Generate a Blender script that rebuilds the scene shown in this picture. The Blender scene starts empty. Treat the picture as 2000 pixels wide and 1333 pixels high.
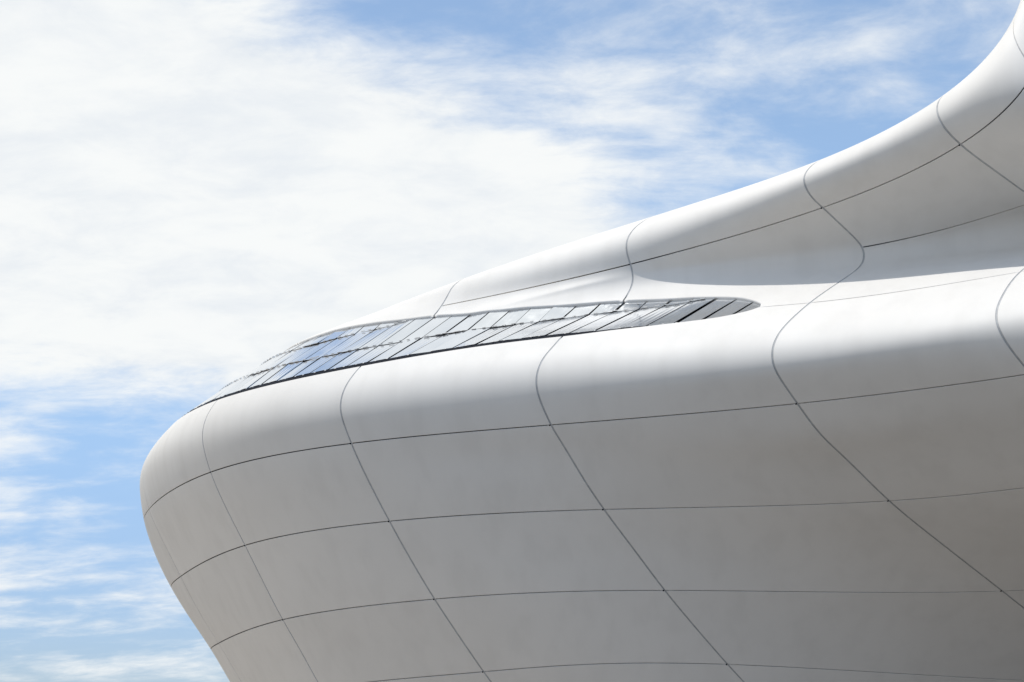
import bpy, math, random
import numpy as np

# ---------------------------------------------------------------- camera, sky, sun, exposure
scene = bpy.context.scene
cam_data = bpy.data.cameras.new('camera')
cam_data.lens = 50; cam_data.sensor_width = 36; cam_data.clip_end = 20000
cam = bpy.data.objects.new('camera', cam_data)
scene.collection.objects.link(cam)
cam.location = (0, 0, 1.7)
cam.rotation_euler = (math.radians(90+15.7516), 0, 0)
scene.camera = cam

SUN_AZ, SUN_EL = math.radians(238), math.radians(71)     # bearing clockwise from +Y, height
sd = bpy.data.lights.new('sun', 'SUN'); sd.energy = 2.65; sd.angle = math.radians(0.8); sd.color = (1, .965, .91)
sun = bpy.data.objects.new('sun', sd); scene.collection.objects.link(sun)
sun.rotation_euler = (math.radians(90)-SUN_EL, 0, math.pi-SUN_AZ)

scene.view_settings.view_transform = 'Standard'; scene.view_settings.look = 'None'
scene.view_settings.gamma = 1; scene.view_settings.use_curve_mapping = False
scene.view_settings.exposure = 0.13

class NT:
    """small helper to write node trees as expressions"""
    def __init__(self, tree): self.t = tree; tree.nodes.clear()
    def n(self, kind, **kw):
        nd = self.t.nodes.new(kind)
        for k, v in kw.items(): setattr(nd, k, v)
        return nd
    def put(self, sock, v):
        if hasattr(v, 'is_output'): self.t.links.new(v, sock)
        else: sock.default_value = v
    def math(self, op, a, b=None, c=None, clamp=False):
        nd = self.n('ShaderNodeMath', operation=op, use_clamp=clamp)
        for i, v in enumerate((a, b, c)):
            if v is not None: self.put(nd.inputs[i], v)
        return nd.outputs[0]
    def rng(self, v, a, b, c=0., d=1., kind='SMOOTHSTEP'):
        nd = self.n('ShaderNodeMapRange', interpolation_type=kind)
        for i, x in enumerate((v, a, b, c, d)): self.put(nd.inputs[i], x)
        return nd.outputs[0]
    def noise(self, vec, scale, detail=6, rough=.55, dist=0., kind='FBM'):
        nd = self.n('ShaderNodeTexNoise', noise_type=kind)
        for k, v in (('Vector', vec), ('Scale', scale), ('Detail', detail), ('Roughness', rough), ('Distortion', dist)): self.put(nd.inputs[k], v)
        return nd.outputs['Fac']
    def xyz(self, a, b, c):
        nd = self.n('ShaderNodeCombineXYZ')
        for i, v in enumerate((a, b, c)): self.put(nd.inputs[i], v)
        return nd.outputs[0]
    def mix(self, f, a, b):
        nd = self.n('ShaderNodeMix', data_type='RGBA')
        self.put(nd.inputs['Factor'], f); self.put(nd.inputs[6], a); self.put(nd.inputs[7], b)
        return nd.outputs[2]

# the sky: clear Nishita air with a deck of broken high cloud spread over all of it
world = bpy.data.worlds.new('World'); scene.world = world; world.cycles.sampling_method = 'MANUAL'; world.cycles.sample_map_resolution = 512; world.use_nodes = True
w = NT(world.node_tree)
sky = w.n('ShaderNodeTexSky', sky_type='NISHITA')
sky.sun_disc = False; sky.sun_elevation = SUN_EL; sky.sun_rotation = SUN_AZ
sky.air_density = 1.0; sky.dust_density = 0.15; sky.ozone_density = 1.3
coord = w.n('ShaderNodeTexCoord').outputs['Generated']
sep = w.n('ShaderNodeSeparateXYZ'); w.put(sep.inputs[0], coord)
X, Y, Z = sep.outputs
zc = w.math('ADD', w.math('MAXIMUM', Z, 0.), .24)
u = w.math('DIVIDE', X, zc); v = w.math('DIVIDE', Y, zc)
az = w.math('ARCTAN2', X, Y); el = w.math('ARCSINE', Z)
big = w.noise(w.xyz(u, v, 0.), 1.3, 3, .5)
# long thin streaks drawn out by the wind, slightly tilted to the horizon
strk = w.noise(w.xyz(w.math('ADD', w.math('MULTIPLY', u, 1.05), w.math('MULTIPLY', v, .45)), w.math('MULTIPLY', v, 2.1), 3.1), 2.5, 11, .58, .3)
puff = w.noise(w.xyz(u, w.math('MULTIPLY', v, 1.5), 7.7), 7.5, 11, .62, .3)
dens = w.math('ADD', w.math('MULTIPLY', strk, .66), w.math('ADD', w.math('MULTIPLY', puff, .34), w.math('MULTIPLY', w.math('SUBTRACT', big, .5), .3)))
def bank(a0, e0, sa, se, tilt, amp):
    """a soft-edged bank of thicker cloud about bearing a0, height e0"""
    da = w.math('SUBTRACT', az, a0); de = w.math('SUBTRACT', el, e0)
    ca, sa_ = math.cos(tilt), math.sin(tilt)
    p = w.math('DIVIDE', w.math('ADD', w.math('MULTIPLY', da, ca), w.math('MULTIPLY', de, sa_)), sa)
    q = w.math('DIVIDE', w.math('SUBTRACT', w.math('MULTIPLY', de, ca), w.math('MULTIPLY', da, sa_)), se)
    r = w.math('SQRT', w.math('ADD', w.math('POWER', w.math('ABSOLUTE', p), 2.), w.math('POWER', w.math('ABSOLUTE', q), 2.)))
    return w.math('MULTIPLY', w.rng(r, 1.36, .50), amp)
dens = w.math('ADD', dens, bank(-.27, .374, .455, .122, -.25, .40))        # the white bank over the nose
dens = w.math('ADD', dens, bank(.10, .49, .34, .10, -.1, .05))           # mackerel streaks above the wave
dens = w.math('ADD', dens, bank(-.25, 1.06, 1.0, .30, 0., .30))           # the next bank, overhead
dens = w.math('ADD', dens, bank(-.40, .13, .35, .12, 0., .015))            # low bands near the horizon
dens = w.math('ADD', dens, bank(-1.4, .42, 1.0, .42, 0., .36))          # the white bank carries on to the left
dens = w.math('ADD', dens, w.rng(Z, .78, .93, 0., .22))                  # unseen cloud added near the zenith to whiten the pane reflections
cover = w.math('ADD', .13, w.math('MULTIPLY', w.rng(dens, .45, .75), .87))
tint = w.mix(w.rng(el, 0., .36), (.38, .47, .70, 1), (1.08, 1.2, 1.2, 1))
blue = w.n('ShaderNodeMix', data_type='RGBA', blend_type='MULTIPLY'); blue.inputs['Factor'].default_value = 1
w.put(blue.inputs[6], sky.outputs[0]); w.put(blue.inputs[7], tint)
cl_col = w.mix(w.rng(w.math('ADD', w.math('MULTIPLY', puff, .6), w.math('MULTIPLY', strk, .4)), .36, .60), (5.0, 5.25, 5.5, 1), (5.72, 5.84, 5.84, 1))
skyc = w.mix(cover, blue.outputs[2], cl_col)
bg = w.n('ShaderNodeBackground'); w.put(bg.inputs['Color'], skyc); bg.inputs['Strength'].default_value = 0.15
wo = w.n('ShaderNodeOutputWorld'); w.t.links.new(bg.outputs[0], wo.inputs[0])


# ---------------------------------------------------------------- hull surface
# Every rib is a section of the hull, in metres: base point in plan, bearing of the
# inward direction, lean, and the profile (station or None, inward run, height).
Z4 = 8.2916
RIBS = [
 (-4, (1.500, 54.200), 176, 0, [(-2, 15.9, -3.8), (-1.6, 15.4, 9.096), (-1, 11.9, 11.4), (0, 6.87, 12.1), (1, 5.01, 12.21), (2, 3.32, 12.18), (3, 1.97, 11.69), (3.6, 1.15, 11.24), (4.5, 0.282, 10.56), (4.8, -0.129, 10.07), (None, -0.302, 9.723), (5, -0.365, 9.339), (None, -0.342, 8.897), (6, -0.268, 8.292), (None, -0.02, 7.452), (7, 0.623, 6.32), (None, 1.41, 5.32), (8, 2.13, 4.425), (None, 2.88, 3.341), (9, 3.32, 2.706), (10, 4.4, 1.147), (11, 6.79, -3.8)]),
 (-3, (-4.400, 53.200), 165, 0, [(-2, 15.9, -3.8), (-1.6, 15.4, 9.096), (-1, 11.9, 11.4), (0, 6.87, 12.1), (1, 5.01, 12.21), (2, 3.32, 12.18), (3, 1.97, 11.69), (3.6, 1.15, 11.24), (4.5, 0.282, 10.56), (4.8, -0.129, 10.07), (None, -0.302, 9.723), (5, -0.365, 9.339), (None, -0.342, 8.897), (6, -0.268, 8.292), (None, -0.02, 7.452), (7, 0.623, 6.32), (None, 1.41, 5.32), (8, 2.13, 4.425), (None, 2.88, 3.341), (9, 3.32, 2.706), (10, 4.4, 1.147), (11, 6.79, -3.8)]),
 (-2, (-8.900, 50.600), 138, 0, [(-2, 15.9, -3.8), (-1.6, 15.4, 9.096), (-1, 11.9, 11.4), (0, 6.87, 12.1), (1, 5.01, 12.21), (2, 3.32, 12.18), (3, 1.97, 11.69), (3.6, 1.15, 11.24), (4.5, 0.282, 10.56), (4.8, -0.129, 10.07), (None, -0.302, 9.723), (5, -0.365, 9.339), (None, -0.342, 8.897), (6, -0.268, 8.292), (None, -0.02, 7.452), (7, 0.623, 6.32), (None, 1.41, 5.32), (8, 2.13, 4.425), (None, 2.88, 3.341), (9, 3.32, 2.706), (10, 4.4, 1.147), (11, 6.79, -3.8)]),
 (-1, (-11.220, 46.400), 108, 0, [(-2, 15.9, -3.8), (-1.6, 15.4, 9.096), (-1, 11.9, 11.4), (0, 6.87, 12.1), (1, 5.01, 12.21), (2, 3.32, 12.18), (3, 1.97, 11.69), (3.6, 1.15, 11.24), (4.5, 0.282, 10.56), (4.8, -0.129, 10.07), (None, -0.302, 9.723), (5, -0.365, 9.339), (None, -0.342, 8.897), (6, -0.268, 8.292), (None, -0.02, 7.452), (7, 0.623, 6.32), (None, 1.41, 5.32), (8, 2.13, 4.425), (None, 2.88, 3.341), (9, 3.32, 2.706), (10, 4.4, 1.147), (11, 6.79, -3.8)]),
 (0, (-10.655, 41.489), 88, 0, [(-2, 15.9, -3.8), (-1.6, 15.5, 9.096), (-1, 11.9, 11.4), (0, 6.95, 12.1), (1, 5.09, 12.21), (2, 3.4, 12.18), (3, 2.04, 11.69), (3.6, 1.23, 11.24), (4.5, 0.364, 10.56), (4.8, -0.041, 10.07), (None, -0.204, 9.723), (5, -0.246, 9.339), (None, -0.178, 8.897), (6, 0, 8.292), (None, 0.415, 7.452), (7, 1.05, 6.32), (None, 1.64, 5.32), (8, 2.25, 4.425), (None, 2.96, 3.341), (9, 3.4, 2.706), (10, 4.48, 1.147), (11, 6.87, -3.8)]),
 (1, (-7.640, 35.578), 66, 0, [(-2, 15.2, -3.8), (-1.6, 14.8, 9.585), (-1, 11.2, 11.89), (0, 6.18, 12.59), (1, 3.79, 12.47), (2, 2.27, 12.02), (3, 1.03, 11.1), (4.5, 0.076, 10.18), (None, -0.075, 9.94), (None, -0.208, 9.626), (5, -0.26, 9.182), (None, -0.17, 8.753), (6, 0, 8.292), (None, 0.412, 7.464), (7, 0.982, 6.48), (None, 1.49, 5.591), (8, 2.04, 4.668), (None, 2.55, 3.885), (9, 3.11, 3.003), (10, 4.2, 1.452), (11, 6.77, -3.8)]),
 (2, (-3.682, 31.988), 58, 0, [(-2, 13.5, -3.8), (-1.6, 13.1, 10.16), (-1, 9.5, 12.46), (0, 4.5, 13.16), (0.5, 3.58, 13), (1, 2.93, 12.77), (None, 2.62, 12.51), (None, 2.48, 12.26), (2, 2.31, 11.96), (2.25, 2.11, 11.69), (4.5, 0.188, 10.15), (None, -0.002, 9.907), (None, -0.188, 9.607), (None, -0.277, 9.353), (5, -0.301, 9.139), (None, -0.259, 8.873), (None, -0.153, 8.615), (6, 0, 8.292), (None, 0.606, 7.234), (7, 1.03, 6.574), (None, 1.62, 5.711), (8, 2.24, 4.87), (None, 2.89, 4.071), (9, 3.57, 3.268), (10, 5.05, 1.642), (11, 8.52, -3.8)]),
 (3, (0.840, 30.023), 55, 0, [(-2, 15, -3.8), (-1.6, 14.6, 11.68), (-1, 11, 13.98), (0, 6.05, 14.68), (0.5, 4.14, 14.21), (1, 3.26, 13.84), (None, 2.9, 13.65), (None, 2.5, 13.34), (None, 2.28, 13.04), (None, 2.22, 12.81), (2, 2.34, 12.39), (2.7, 2.41, 12.06), (None, 2.26, 11.69), (3.44, 2.05, 11.42), (4.5, 0.3, 10.3), (None, 0.072, 10.05), (None, -0.153, 9.801), (None, -0.292, 9.572), (5, -0.383, 9.261), (None, -0.364, 9.013), (None, -0.189, 8.606), (6, -0, 8.292), (None, 0.327, 7.88), (None, 0.874, 7.198), (7, 1.43, 6.578), (None, 2.27, 5.749), (8, 3.11, 4.93), (None, 3.83, 4.293), (9, 4.92, 3.383), (10, 7.04, 1.7), (11, 11.9, -3.8)]),
 (4, (5.763, 28.000), 55, 0.05, [(-2, 13.4, -3.8), (-1.6, 13, 11.99), (-1, 9.39, 14.29), (0, 4.39, 14.99), (0.5, 2.4, 14.43), (1, 1.59, 14.04), (None, 1.27, 13.83), (None, 1.04, 13.6), (None, 0.946, 13.43), (None, 1.01, 13.17), (2, 1.44, 12.87), (None, 1.78, 12.69), (None, 2.16, 12.48), (None, 2.45, 12.31), (2.6, 2.6, 12.17), (2.75, 2.62, 11.97), (None, 2.46, 11.73), (None, 2.11, 11.47), (None, 1.72, 11.22), (4, 0.709, 10.56), (None, 0.166, 10.15), (None, -0.272, 9.763), (None, -0.475, 9.501), (5, -0.575, 9.247), (None, -0.556, 8.966), (None, -0.414, 8.746), (6, 0, 8.292), (None, 0.605, 7.708), (None, 1.11, 7.384), (7, 2.45, 6.526), (None, 3.47, 5.991), (8, 5.8, 4.863), (9, 9.7, 2.997), (10, 14, 1.104), (11, 21.9, -3.8)]),
 (5, (9.636, 25.595), 55, 0.3, [(-2, 13, -3.8), (-1.6, 12.6, 12.76), (-1, 9.02, 15.06), (0, 4.02, 15.76), (0.5, 2.02, 15.07), (1, 1.36, 14.71), (None, 1.05, 14.47), (None, 0.845, 14.22), (None, 0.764, 13.98), (None, 0.811, 13.78), (2, 1.13, 13.47), (None, 2.16, 13.01), (2.6, 3.1, 12.69), (None, 3.92, 12.39), (2.75, 3.91, 12.06), (None, 3.3, 11.63), (None, 2.41, 11.21), (4, 1.23, 10.62), (None, 0.466, 10.11), (None, 0.046, 9.773), (5, -0.264, 9.458), (None, -0.398, 9.2), (None, -0.39, 8.954), (None, -0.306, 8.732), (6, 0, 8.292), (None, 0.913, 7.41), (7, 1.9, 6.574), (8, 4.71, 5.015), (9, 8.29, 3.31), (10, 12.2, 1.594), (11, 20.7, -3.8)]),
 (6, (12.261, 23.418), 55, 0.55, [(-2, 15.7, -3.8), (-1.6, 15.3, 15.24), (-1, 11.7, 17.54), (0, 6.67, 18.24), (0.5, 4.14, 17.24), (1, 3.06, 16.57), (None, 2.35, 15.99), (None, 1.86, 15.51), (None, 1.51, 14.92), (2, 1.43, 14.51), (None, 1.86, 13.57), (2.6, 2.54, 12.85), (2.75, 5.71, 12.44), (None, 5.36, 12.05), (4, 3.2, 11.02), (5, 0.702, 9.662), (None, 0.026, 8.967), (6, 0, 8.292), (7, 0.9, 6.512), (8, 2.85, 5.069), (9, 5.38, 3.515), (10, 8.02, 1.966), (11, 14.9, -3.8)]),
 (7, (13.748, 22.188), 55, 0.72, [(-2, 27.5, -3.8), (-1.6, 27.1, 23.12), (-1, 23.5, 25.43), (0, 18.5, 26.12), (0.5, 12.8, 23.34), (1, 9.91, 21.67), (None, 8.01, 20.4), (None, 6.7, 19.42), (2, 4.44, 17.25), (None, 3.92, 15.41), (2.6, 4.79, 14.21), (2.75, 10.7, 13.99), (None, 9.46, 13.25), (4, 5.71, 11.66), (5, 1.24, 9.722), (None, 0.181, 8.989), (6, 0, 8.292), (7, -0.444, 6.389), (8, 0.764, 5.011), (9, 2.19, 3.58), (10, 3.34, 2.148), (11, 6.67, -3.8)]),
]

def ncs(x, Y):
    """second derivatives of a natural cubic spline through Y (n,...) at x."""
    n = len(x); h = np.diff(x); A = np.eye(n); B = np.zeros_like(Y)
    for i in range(1, n-1):
        A[i, i-1] = h[i-1]; A[i, i] = 2*(h[i-1]+h[i]); A[i, i+1] = h[i]
        B[i] = 6*((Y[i+1]-Y[i])/h[i]-(Y[i]-Y[i-1])/h[i-1])
    return np.linalg.solve(A, B.reshape(n, -1)).reshape(Y.shape)
def nce(x, Y, M, q):
    i = np.clip(np.searchsorted(x, q, side='right')-1, 0, len(x)-2)
    h = x[i+1]-x[i]; a = (x[i+1]-q)/h; b = 1-a
    e = (slice(None),)+(None,)*(Y.ndim-1)
    return a[e]*Y[i]+b[e]*Y[i+1]+((a**3-a)*h*h/6)[e]*M[i]+((b**3-b)*h*h/6)[e]*M[i+1]
def gsmooth(Y, sig):
    r = int(4*sig)+1; k = np.exp(-.5*(np.arange(-r, r+1)/sig)**2); k /= k.sum()
    Y2 = Y.reshape(len(Y), -1)
    P = np.concatenate([2*Y2[:1]-Y2[r:0:-1], Y2, 2*Y2[-1:]-Y2[-2:-r-2:-1]])
    return np.stack([np.convolve(P[:, c], k, 'valid') for c in range(Y2.shape[1])], 1).reshape(Y.shape)
T0, T1, DT = -2.0, 11.0, 0.01
TG = np.arange(T0, T1+DT/2, DT)
def pchip(x, y, q):
    h = np.diff(x); d = np.diff(y)/h; m = np.zeros(len(x)); m[0] = d[0]; m[-1] = d[-1]
    for i in range(1, len(x)-1):
        if d[i-1]*d[i] > 0:
            w1 = 2*h[i]+h[i-1]; w2 = h[i]+2*h[i-1]; m[i] = (w1+w2)/(w1/d[i-1]+w2/d[i])
    i = np.clip(np.searchsorted(x, q, side='right')-1, 0, len(x)-2); u = (q-x[i])/h[i]
    return (y[i]*(2*u**3-3*u**2+1)+h[i]*m[i]*(u**3-2*u**2+u)+y[i+1]*(3*u**2-2*u**3)+h[i]*m[i+1]*(u**3-u**2))
def rib_table(base, deg, lean, prof):
    a = math.radians(deg); din = np.array([math.sin(a), math.cos(a), 0]); u = np.array([-.9*lean, .42*lean, 1.])
    P = np.array([base[0], base[1], 0.])
    X = np.array([P+din*r+u*(z-Z4)+np.array([0, 0, Z4]) for _, r, z in prof])
    c = np.concatenate([[0], np.cumsum(np.linalg.norm(np.diff(X, axis=0), axis=1))])
    # chord station of every labelled point
    ct = np.array([cc for cc, p in zip(c, prof) if p[0] is not None]); tt = np.array([p[0] for p in prof if p[0] is not None], float)
    M = ncs(c, X); fine = np.arange(0, c[-1], .01); Xf = gsmooth(nce(c, X, M, fine), 9)
    cm = gsmooth(pchip(tt, ct, TG), 9)
    return np.stack([np.interp(cm, fine, Xf[:, k]) for k in range(3)], 1)
SK = np.array([r[0] for r in RIBS], float)
TAB = np.stack([rib_table(*r[1:]) for r in RIBS])       # ribs x stations x 3
TABM = ncs(SK, TAB)
def S(s, t):
    s, t = np.broadcast_arrays(np.asarray(s, float), np.asarray(t, float)); shp = s.shape; s = s.ravel(); t = t.ravel()
    i = np.clip(np.searchsorted(SK, s, side='right')-1, 0, len(SK)-2); h = SK[i+1]-SK[i]; a = (SK[i+1]-s)/h; b = 1-a
    w = (a, b, (a**3-a)*h*h/6, (b**3-b)*h*h/6)
    x = np.clip((t-T0)/DT, 1, len(TG)-3.001); j = x.astype(int); f = x-j
    cw = (-f/2+f*f-f**3/2, 1-2.5*f*f+1.5*f**3, f/2+2*f*f-1.5*f**3, (f**3-f*f)/2)
    o = 0
    for k in range(4):
        jj = j+k-1
        o = o+cw[k][:, None]*(w[0][:, None]*TAB[i, jj]+w[1][:, None]*TAB[i+1, jj]+w[2][:, None]*TABM[i, jj]+w[3][:, None]*TABM[i+1, jj])
    return o.reshape(shp+(3,))
def frame(s, t):
    """unit outward normal and metres per unit of s and t."""
    e = .02
    a = (S(s+e, t)-S(s-e, t))/(2*e); b = (S(s, t+e)-S(s, t-e))/(2*e)
    n = np.cross(b, a); n /= np.linalg.norm(n, axis=-1, keepdims=True)+1e-12
    return n, np.linalg.norm(a, axis=-1), np.linalg.norm(b, axis=-1)

# ---------------------------------------------------------------- materials
def material(name, build):
    m = bpy.data.materials.new(name); m.use_nodes = True
    k = NT(m.node_tree); b = k.n('ShaderNodeBsdfPrincipled'); o = k.n('ShaderNodeOutputMaterial')
    k.t.links.new(b.outputs[0], o.inputs[0]); build(k, b); return m
def white_panel(k, b):
    pos = k.n('ShaderNodeNewGeometry').outputs['Position']
    s = k.n('ShaderNodeSeparateXYZ'); k.put(s.inputs[0], pos)
    info = k.n('ShaderNodeObjectInfo').outputs['Random']
    cloud = k.noise(pos, .55, 4, .5)
    # faint rain streaks that run down the shell, and fine grime
    st = k.noise(k.xyz(k.math('MULTIPLY', s.outputs[0], 1.5), k.math('MULTIPLY', s.outputs[1], 1.5), k.math('MULTIPLY', s.outputs[2], .16)), 1.4, 3, .5)
    fine = k.noise(pos, 14., 5, .6)
    dirt = k.math('ADD', k.math('MULTIPLY', k.rng(st, .42, .72), .45), k.math('ADD', k.math('MULTIPLY', k.rng(cloud, .35, .75), .35), k.math('MULTIPLY', k.rng(fine, .45, .8), .06)))
    dirt = k.math('ADD', dirt, k.math('MULTIPLY', info, .45))
    col = k.mix(k.math('MULTIPLY', dirt, .5), (.725, .70, .662, 1), (.605, .58, .543, 1))
    k.put(b.inputs['Base Color'], col)
    k.put(b.inputs['Roughness'], k.rng(cloud, .3, .7, .55, .65))
    b.inputs['Specular IOR Level'].default_value = .3
    bp = k.n('ShaderNodeBump'); bp.inputs['Strength'].default_value = .12; bp.inputs['Distance'].default_value = .02
    k.put(bp.inputs['Height'], k.noise(pos, 1.3, 3, .5)); k.put(b.inputs['Normal'], bp.outputs[0])
def plain(col, rough, metal=0., spec=.5):
    def f(k, b):
        pos = k.n('ShaderNodeNewGeometry').outputs['Position']
        n = k.noise(pos, 6., 5, .6)
        k.put(b.inputs['Base Color'], k.mix(k.rng(n, .3, .7), tuple(c*.85 for c in col)+(1,), tuple(min(1, c*1.12) for c in col)+(1,)))
        b.inputs['Roughness'].default_value = rough; b.inputs['Metallic'].default_value = metal
        b.inputs['Specular IOR Level'].default_value = spec
    return f
def coated_glass(k, b):
    pos = k.n('ShaderNodeNewGeometry').outputs['Position']
    info = k.n('ShaderNodeObjectInfo').outputs['Random']
    n = k.noise(pos, 2.2, 4, .55)
    k.put(b.inputs['Base Color'], k.mix(k.math('MULTIPLY', k.math('ADD', n, info), .5), (.70, .735, .77, 1), (.92, .925, .93, 1)))
    b.inputs['Metallic'].default_value = .92
    k.put(b.inputs['Roughness'], k.rng(n, .3, .7, .07, .16))
    bp = k.n('ShaderNodeBump'); bp.inputs['Strength'].default_value = .05; bp.inputs['Distance'].default_value = .02
    k.put(bp.inputs['Height'], k.noise(pos, 1.6, 2, .5)); k.put(b.inputs['Normal'], bp.outputs[0])
def paving(k, b):
    pos = k.n('ShaderNodeNewGeometry').outputs['Position']
    br = k.n('ShaderNodeTexBrick'); k.put(br.inputs['Vector'], pos); br.inputs['Scale'].default_value = .8
    br.inputs['Color1'].default_value = (.36, .322, .28, 1); br.inputs['Color2'].default_value = (.31, .277, .24, 1); br.inputs['Mortar'].default_value = (.15, .135, .12, 1)
    br.inputs['Mortar Size'].default_value = .008
    k.put(b.inputs['Base Color'], k.mix(k.math('MULTIPLY', k.noise(pos, .4, 6), .5), br.outputs[0], (.28, .25, .22, 1)))
    b.inputs['Roughness'].default_value = .85
M_WHITE = material('white_panel_paint', white_panel)
M_SEAL = material('grey_joint_seal', plain((.39, .395, .40), .6))
M_DARK = material('dark_channel', plain((.035, .038, .045), .55))
M_BLACK = material('black_gutter', plain((.010, .012, .018), .8, 0., .1))
M_GLASS = material('coated_glass', coated_glass)
M_FRAME = material('dark_anodised_frame', plain((.03, .033, .04), .4, .6))
M_CLIP = material('bright_steel_clip', plain((.7, .7, .7), .3, .9))
M_GROUND = material('paving', paving)
M_ROAD = material('asphalt', plain((.055, .053, .05), .9)); M_PAINT = material('road_paint', plain((.7, .7, .68), .7)); M_KERB = material('kerb_stone', plain((.3, .29, .27), .8))  # for the added strip out of view; dark asphalt bounces less light up

# ---------------------------------------------------------------- mesh helpers
COL = scene.collection
def link(name, me, mat, parent):
    o = bpy.data.objects.new(name, me); me.materials.append(mat); COL.objects.link(o); o.parent = parent; return o
def grid_mesh(name, V, N=None):
    """mesh of a structured grid of points (ni,nj,3), facing the side of +N"""
    ni, nj = V.shape[:2]
    idx = np.arange(ni*nj).reshape(ni, nj)
    q = np.stack([idx[:-1, :-1], idx[:-1, 1:], idx[1:, 1:], idx[1:, :-1]], -1).reshape(-1, 4)
    me = bpy.data.meshes.new(name)
    me.vertices.add(ni*nj); me.vertices.foreach_set('co', V.reshape(-1))
    me.loops.add(q.size); me.loops.foreach_set('vertex_index', q.ravel().astype(np.int32))
    me.polygons.add(len(q)); me.polygons.foreach_set('loop_start', np.arange(0, q.size, 4, dtype=np.int32))
    me.polygons.foreach_set('use_smooth', np.ones(len(q), bool))
    me.update(calc_edges=True); me.validate()
    if N is not None: me.normals_split_custom_set_from_vertices(N.reshape(-1, 3).tolist())
    return me
def box_verts(c, ax, ay, az):
    return [c+ax*i+ay*j+az*k for k in (-1, 1) for j in (-1, 1) for i in (-1, 1)]
BOX_F = [(0, 2, 3, 1), (4, 5, 7, 6), (0, 1, 5, 4), (2, 6, 7, 3), (0, 4, 6, 2), (1, 3, 7, 5)]

# ---------------------------------------------------------------- lines on the hull: (s, station)
def line(pts):
    a = np.array(pts, float); return lambda s: np.interp(s, a[:, 0], a[:, 1])
def smooth_line(pts):
    a = np.array(pts, float); return lambda s: pchip(a[:, 0], a[:, 1], np.clip(np.asarray(s, float), a[0, 0], a[-1, 0]))
TIP = 3.76
glass_top = smooth_line([(-4, 2.1), (1.09, 2.12), (1.31, 2.06), (1.6, 2.12), (1.81, 2.2), (2.01, 2.28), (2.25, 2.6), (2.46, 2.93), (2.72, 3.24), (2.99, 3.38), (3.21, 3.48), (3.34, 3.51), (3.46, 3.56), (3.57, 3.63), (3.65, 3.73), (3.71, 3.83), (3.745, 3.91), (TIP, 3.985)])
glass_low = smooth_line([(-4, 4.5), (1, 4.49), (2, 4.49), (2.76, 4.48), (3.0, 4.47), (3.22, 4.41), (3.43, 4.33), (3.63, 4.22), (3.7, 4.14), (3.745, 4.06), (TIP, 4.01)])
row_one = smooth_line([(-4, 3.3), (1.0, 3.27), (1.29, 3.24), (1.44, 3.27), (1.64, 3.35), (1.85, 3.42), (2.06, 3.5), (2.27, 3.565), (2.58, 3.67), (2.8, 3.7), (3.02, 3.67), (3.25, 3.64), (3.35, 3.57), (3.9, 3.2)])
row_two = smooth_line([(-4, 2.5), (1.23, 2.46), (1.43, 2.39), (1.61, 2.32), (1.82, 2.24), (1.9, 2.1), (4, 1.5)])
def upper_edge(s): return np.where(s < TIP, glass_top(np.minimum(s, TIP)), 4.0)
def lower_edge(s): return np.where(s < TIP, glass_low(np.minimum(s, TIP)), 4.0)

# ---------------------------------------------------------------- the building
building = bpy.data.objects.new('curved_building', None); COL.objects.link(building)
building['label'] = 'white swooping building clad in large smooth curved panels with a long skylight'
building['category'] = 'building'

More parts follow.
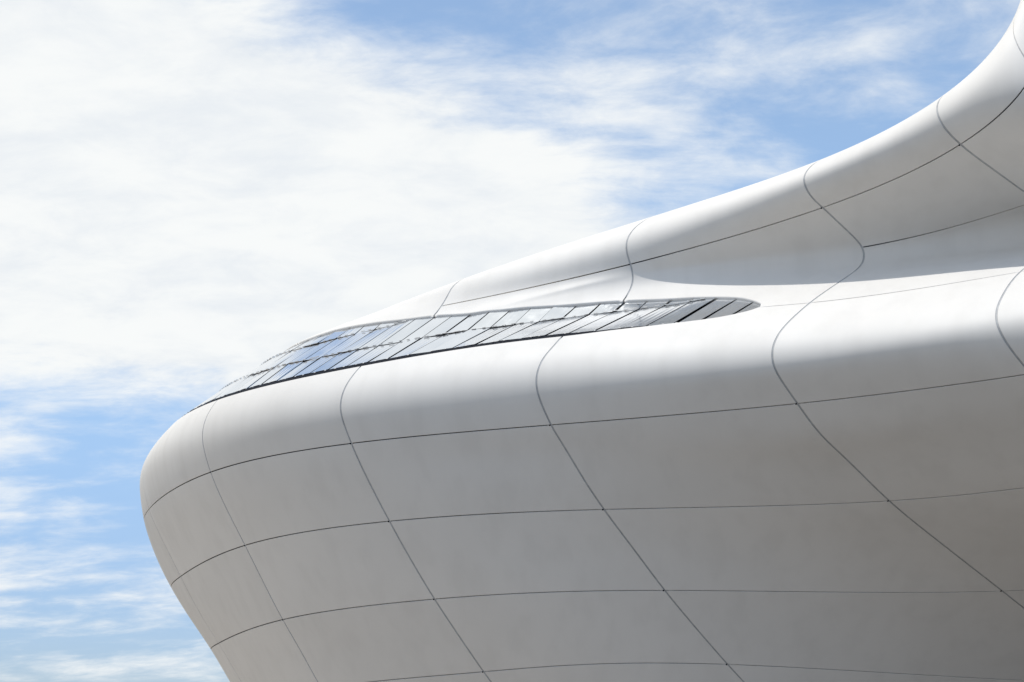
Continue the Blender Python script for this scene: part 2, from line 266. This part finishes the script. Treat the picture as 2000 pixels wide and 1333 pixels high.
RIB_GAP, ROW_GAP, FOLD = .020, .013, .07
def const(t): return lambda s: np.full(np.shape(s), float(t))
def panel(s0, s1, lo, hi, ns, nt, lip_lo=0., lip_hi=0., name='panel'):
    """one cladding panel between ribs s0, s1 and the lines lo(s), hi(s); edges rolled over and folded back"""
    base = np.linspace(0, 1, ns)
    if s0 < TIP < s1:
        x = (TIP-s0)/(s1-s0)
        base = np.unique(np.concatenate([base, x+np.sign(np.linspace(-1, 1, 41))*.12*np.abs(np.linspace(-1, 1, 41))**2.2]))
    ss = s0+(s1-s0)*base
    mid = lambda s: .5*(lo(s)+hi(s))
    _, ms0, _ = frame(np.array(s0), mid(np.array(s0)).reshape(())); _, ms1, _ = frame(np.array(s1), mid(np.array(s1)).reshape(()))
    # per-column metres along s vary with t, so gaps are set from local scale below
    r = .006
    prof = [(0., FOLD), (0., r), (.3*r, .3*r), (r, 0.)]
    ni = len(ss); depth_i = np.array([p[1] for p in prof]+[0.]*(ni-2)+[p[1] for p in prof[::-1]])
    off_i = np.array([p[0]+RIB_GAP for p in prof]); sbase = np.concatenate([[s0]*4, ss[1:-1], [s1]*4])
    # rows
    def edge(fn, lip, inward):
        out = []
        bev = r if lip == 0 else lip
        nst = 4 if lip == 0 else 8
        steps = [(0., FOLD if lip == 0 else lip+.16)]+[(bev*(1-math.sin(a)), bev*(1-math.cos(a))) for a in np.linspace(math.pi/2, 0, nst-1)] if lip else prof
        return steps
    plo, phi = edge(lo, lip_lo, 1), edge(hi, lip_hi, -1)
    def offset_row(fn, d, sgn, lip):
        s = sbase.copy(); e = 1e-3
        t = np.asarray(fn(s), float)
        _, ms, mt = frame(s, t)
        sq = np.where(s > TIP-.004, TIP-.004, s) if lip else s
        slope = np.clip((fn(np.minimum(sq+e, s1))-fn(np.maximum(sq-e, s0)))/(2*e), -2.2, 2.2)
        # metric tangent (ms, slope*mt) -> normal pointing into the panel
        tx, ty = ms, slope*mt; L = np.hypot(tx, ty)
        nx, ny = -ty/L*sgn, tx/L*sgn
        if lip: fade = np.clip((TIP+.10-s)/.10, 0, 1); nx = nx*fade*fade*(3-2*fade)
        if lip == 0: nx = nx*0; ny = np.full_like(ny, float(sgn))
        k = np.clip((TIP+.05-s)/.1, 0, 1) if lip else np.ones(len(s)); k = k*k*(3-2*k)
        dd = d*(.15+.85*k)+ROW_GAP*(1-k) if lip else np.full(len(s), d)
        return s+nx*dd/ms, t+ny*dd/mt
    rows = []
    gl = ROW_GAP
    for d, dep in plo: rows.append((*offset_row(lo, d+(gl if lip_lo == 0 else 0.), 1, lip_lo), dep))
    for k in range(1, nt): rows.append(k/nt)
    for d, dep in phi[::-1]: rows.append((*offset_row(hi, d+(gl if lip_hi == 0 else 0.), -1, lip_hi), dep))
    a = len(plo)-1; b = len(plo)+nt-1
    sa, ta, _ = rows[a]; sb, tb, _ = rows[b]
    SSg = np.zeros((len(sbase), len(rows))); TTg = SSg.copy(); Dg = SSg.copy()
    for j, rw in enumerate(rows):
        if isinstance(rw, float): SSg[:, j] = sa*(1-rw)+sb*rw; TTg[:, j] = ta*(1-rw)+tb*rw
        else: SSg[:, j], TTg[:, j] = rw[0], rw[1]; Dg[:, j] = rw[2]*(.15+.85*np.clip((TIP+.05-sbase)/.1, 0, 1) if lip_hi and j > b else 1.)
    _, ms, mt = frame(SSg, TTg)
    for k in range(4):
        SSg[k] = s0+off_i[k]/ms[k]; SSg[-1-k] = s1-off_i[k]/ms[-1-k]
    lo_keep = SSg[3]+1e-5; hi_keep = SSg[-4]-1e-5
    SSg[4:-4] = np.clip(SSg[4:-4], lo_keep, hi_keep)
    D = np.maximum(Dg, depth_i[:, None])
    n, ms, mt = frame(SSg, TTg)
    P = S(SSg, TTg)
    V = P-n*D[..., None]
    # shading normals: true surface normal on the face, turning outwards round the rolled edges
    es = S(SSg+.01, TTg)-S(SSg-.01, TTg); es /= np.linalg.norm(es, axis=-1, keepdims=True)
    et = np.cross(n, es); chk = S(SSg, TTg+.01)-S(SSg, TTg-.01); et *= np.sign((et*chk).sum(-1, keepdims=True))
    N = n.copy()
    turn = [math.pi/2, math.pi/2, math.pi/4, 0]
    for k in range(4):
        N[k] = n[k]*math.cos(turn[k])-es[k]*math.sin(turn[k]); N[-1-k] = n[-1-k]*math.cos(turn[k])+es[-1-k]*math.sin(turn[k])
    def turn_rows(p, lip, sgn, js):
        for k, j in enumerate(js):
            if lip == 0: ang = turn[k]
            else: ang = math.pi/2 if k == 0 else np.linspace(math.pi/2, 0, len(p)-1)[k-1]
            N[4:-4, j] = n[4:-4, j]*math.cos(ang)-sgn*et[4:-4, j]*math.sin(ang)
    turn_rows(plo, lip_lo, 1, range(len(plo))); turn_rows(phi, lip_hi, -1, range(len(rows)-1, len(rows)-1-len(phi), -1))
    N /= np.linalg.norm(N, axis=-1, keepdims=True)
    me = grid_mesh(name, V, N)
    return link(name, me, M_WHITE, building)

NS, NTT = 40, 20
for i in range(-4, 7):
    s0, s1 = i, i+1
    near = i >= -1
    ns, nt = (NS, NTT) if near else (14, 8)
    # hull below the bull nose
    for a, b in ((6, 7), (7, 8), (8, 9), (9, 10), (10, 10.95)):
        panel(s0, s1, const(a), const(b), ns, nt)
    # bull nose itself, from the skylight's lower edge or the deck joint
    panel(s0, s1, lower_edge if i <= 3 else const(4), const(6), ns, 44 if near else 12)
    # upper wave
    if i < 2:
        panel(s0, s1, const(0), upper_edge, ns, 30 if near else 8, lip_hi=.05)
    elif i < 4:
        panel(s0, s1, const(0), const(2), ns, 36)
        panel(s0, s1, const(2), upper_edge, ns, 36, lip_hi=.045)
    else:
        panel(s0, s1, const(0), const(2), ns, 36)
        panel(s0, s1, const(2), const(2.6), ns, nt)
        panel(s0, s1, const(2.6), const(4), ns, 40)
    panel(s0, s1, const(-1.94), const(0), ns, 10)

# dark weather skin behind the panels, seen only in the open joints
def skin(s, t, depth):
    n, _, _ = frame(s, t); return S(s, t)-n*depth
gs, gt = np.meshgrid(np.linspace(-3.95, 6.95, 220), np.concatenate([np.linspace(-1.9, 1, 40), np.linspace(1.05, 6, 130), np.linspace(6.1, 10.9, 60)]), indexing='ij')
ue, le = upper_edge(gs), lower_edge(gs)
V = skin(gs, gt, .055)
hole = np.where((gs < TIP) & (gt > ue-.05) & (gt < le+.05), 1., 0.)
nrm, _, _ = frame(gs, gt)
V = V-nrm*(hole*.45)[..., None]
link('weather_skin', grid_mesh('weather_skin', V), M_DARK, building)
# grey seal bedded in every rib joint
for i in range(-3, 7):
    segs = [(-1.9, 10.9)] if i >= 4 else [(-1.9, float(upper_edge(np.array(float(i))))-.0), (float(lower_edge(np.array(float(i))))+.03, 10.9)]
    for t0, t1 in segs:
        t = np.linspace(t0, t1, int((t1-t0)*40)+8); s = np.full_like(t, i)
        n, ms, mt = frame(s, t)
        sd_ = np.full(len(t), .012)
        if i < 4 and t0 < 0: sd_ = np.where(t > t1-.25, .012+np.clip((t-(t1-.25))/.25, 0, 1)**3*.12, sd_)
        cols = [S(s+k*(RIB_GAP+.012)/ms, t)-n*sd_[:, None] for k in (-1, 1)]
        link('joint_seal', grid_mesh('joint_seal', np.stack(cols, 0)), M_SEAL, building)

# drain holes where the lengthwise joints meet the ribs
hole_me = None
for i, t_ in [(2, 6), (2, 7), (2, 8), (2, 9), (3, 2), (3, 6), (3, 7), (3, 8), (3, 9), (4, 2), (4, 6), (4, 7), (4, 8), (5, 2), (5, 6), (1, 6), (1, 7), (1, 8)]:
    s_ = np.array([float(i)]); tt = np.array([float(t_)]); n, ms, mt = frame(s_, tt); s_ = s_-(RIB_GAP+.012)/ms; n = n[0]; p = S(s_, tt)[0]
    ex = S(s_+.01, tt)[0]-S(s_-.01, tt)[0]; ex /= np.linalg.norm(ex); ey = np.cross(n, ex)
    vs = [(p+(ex*math.cos(a)+ey*math.sin(a))*.018+n*h_).tolist() for h_ in (.003, -.04) for a in np.linspace(0, 2*math.pi, 13)[:-1]]
    hole_me = bpy.data.meshes.new('drain_hole')
    hole_me.from_pydata(vs, [], [tuple(range(12))]+[(q, q+12, (q+1) % 12+12, (q+1) % 12) for q in range(12)]); hole_me.update()
    link('drain_hole', hole_me, M_BLACK, building)

# ---------------------------------------------------------------- skylight
rnd = random.Random(4)
sk_s = np.concatenate([np.linspace(-1.5, 3.6, 120), np.linspace(3.61, TIP-.004, 30)])
f = np.linspace(0, 1, 14)
gs = np.repeat(sk_s[:, None], len(f), 1); gt = (glass_top(sk_s)-.04)[:, None]*(1-f)+(glass_low(sk_s)+.035)[:, None]*f
skylight = link('skylight', grid_mesh('skylight', skin(gs, gt, .235)), M_BLACK, building)
skylight['label'] = 'long tapering skylight of shingled mirror-like glass panes'

def pane(s0, s1, top, low, mesh_name='pane'):
    """one flat slab of coated glass, lapped like a shingle"""
    g = .016; k = 5
    ss = np.linspace(s0, s1, k)
    a, b = top(ss), low(ss)
    if np.all(b-a < .03): return
    b = np.maximum(b, a+.004)
    _, ms, mt = frame(ss, .5*(a+b))
    gap = g*(.9+rnd.random()**2*2.2)*(1+.7*min(1, max(0, (s0-2)/1.3)))
    ss = ss.copy(); ss[0] += gap/ms[0]; ss[-1] -= g*.5/ms[-1]
    c = [rnd.gauss(0, .0075) for _ in range(4)]
    w_ = np.linspace(0, 1, k)
    def lay(f_, tt, d0, lift):
        n, _, _ = frame(ss, tt)
        return S(ss, tt)-n*(d0+c[int(f_)*2]*(1-w_)+c[int(f_)*2+1]*w_)[:, None]
    V = []
    for th in (0., .009):
        V.append(lay(0, a, .056+th, 0)); V.append(lay(1, b, .042+th, 0))
    V = np.concatenate(V)
    top_i = lambda q: q; low_i = lambda q: k+q; bt = lambda q: 2*k+q; bl = lambda q: 3*k+q
    F = []
    for q in range(k-1):
        F += [(top_i(q), low_i(q), low_i(q+1), top_i(q+1)), (bt(q), bt(q+1), bl(q+1), bl(q)),
              (top_i(q), top_i(q+1), bt(q+1), bt(q)), (low_i(q), bl(q), bl(q+1), low_i(q+1))]
    F += [(0, bt(0), bl(0), low_i(0)), (k-1, low_i(k-1), bl(k-1), bt(k-1))]
    me = bpy.data.meshes.new(mesh_name); me.from_pydata(V.tolist(), [], F); me.update()
    link('pane', me, M_GLASS, skylight)
def dt_at(s, t, d): return d/frame(s, t)[2]
PANES = 9
edges = [i/PANES for i in range(-9, 34)]
lowgap = lambda s: glass_low(s)-dt_at(s, glass_low(s), .22)*np.clip((TIP-s)/.8, .10, 1)
topgap = lambda s: glass_top(s)-dt_at(s, glass_top(s), .05)
r1a = lambda s: np.maximum(row_one(s), topgap(s)); r1b = lambda s: np.maximum(row_one(s)-dt_at(s, row_one(s), .009), topgap(s))
r2a = lambda s: np.maximum(row_two(s), topgap(s)); r2b = lambda s: np.maximum(row_two(s)-dt_at(s, row_two(s), .009), topgap(s))
for e0, e1 in zip(edges[:-1], edges[1:]):
    pane(e0, e1, r1a, lowgap)
    pane(e0, e1, r2a, r1b)
    if e0 < 1.9: pane(e0, e1, topgap, r2b)
pane(edges[-1], TIP-.012, topgap, lowgap)

# dark gutter along the foot of the panes
gsx = np.linspace(-1.4, TIP-.02, 160)
hi_ = lowgap(gsx)-dt_at(gsx, lowgap(gsx), .03); lo_ = glass_low(gsx)+dt_at(gsx, glass_low(gsx), .006)
link('gutter', grid_mesh('gutter', np.stack([skin(gsx, hi_, .06), skin(gsx, hi_*.5+lo_*.5, .035), skin(gsx, lo_, .012)], 1)), M_BLACK, skylight)

# the little steel clips that hold the panes, and the sockets along the gutter
def clip_run(fn, s0, s1, per, size, depth, jit, shift, mat, name):
    V, F = [], []
    nn = int((s1-s0)*per)
    for q in range(nn):
        s = s0+(q+.5+rnd.uniform(-.2, .2))*(s1-s0)/nn
        sa = np.array([s]); t = fn(sa); n, ms, mt = frame(sa, t)
        if name == 'clip' and t[0] <= topgap(sa)[0]+.01: continue
        t = t+shift/mt; p = S(sa, t)[0]-n[0]*depth
        ex = S(sa+.01, t)[0]-S(sa-.01, t)[0]; ex /= np.linalg.norm(ex); ey = np.cross(n[0], ex)
        kx = size[0]*rnd.uniform(.6, 1.3)
        b0 = len(V); V += [v_.tolist() for v_ in box_verts(p, ex*kx, ey*size[1], n[0]*size[2])]
        F += [tuple(b0+i for i in fc) for fc in BOX_F]
    me = bpy.data.meshes.new(name); me.from_pydata(V, [], F); me.update()
    o = link(name, me, mat, skylight); o['kind'] = 'stuff'; return o
clip_run(row_one, -.5, 3.4, 22, (.055, .011, .008), .028, 0, -.012, M_CLIP, 'clip')
clip_run(row_two, -.5, 1.85, 22, (.055, .011, .008), .028, 0, -.012, M_CLIP, 'clip')
clip_run(lowgap, -.5, 3.5, 17, (.022, .016, .012), .02, 0, .06, M_CLIP, 'socket')
clip_run(topgap, 2.0, 3.2, 36, (.03, .014, .01), .05, 0, .03, M_CLIP, 'top_clip')

# ---------------------------------------------------------------- ground
GROUND = -3.6
n = 40
xs = np.sign(np.linspace(-1, 1, n))*np.abs(np.linspace(-1, 1, n))**3*6000
gx, gy = np.meshgrid(xs, xs+20, indexing='ij')
gme = grid_mesh('ground', np.stack([gx, gy, np.full_like(gx, GROUND)], -1)[:, ::1])
ground = link('ground', gme, M_GROUND, None); ground['kind'] = 'structure'

# unseen dark road added in front to cut bounced light, with kerbs and centre line
def sheet(name, x0, x1, y0, y1, z, mat, parent=None):
    me = bpy.data.meshes.new(name); me.from_pydata([(x0, y0, z), (x1, y0, z), (x1, y1, z), (x0, y1, z)], [], [(0, 1, 2, 3)]); me.update()
    return link(name, me, mat, parent)
added_road = sheet('added_road', -400, 400, -9, 23, GROUND+.004, M_ROAD); added_road['kind'] = 'structure'
for y in (-9.1, 23.1):
    me = bpy.data.meshes.new('added_kerb'); me.from_pydata(box_verts(np.array([0., y, GROUND+.05]), np.array([400., 0, 0]), np.array([0, .1, 0]), np.array([0, 0, .08])), [], BOX_F); me.update()
    link('added_kerb', me, M_KERB, added_road)
dash = None
for k in range(-12, 13):
    if dash is None: dash = sheet('added_lane_mark', -1.5, 1.5, 12.92, 13.08, GROUND+.008, M_PAINT, added_road)
    o = dash if k == -12 else dash.copy()
    if k != -12: COL.objects.link(o); o.parent = added_road
    o.location.x = k*9
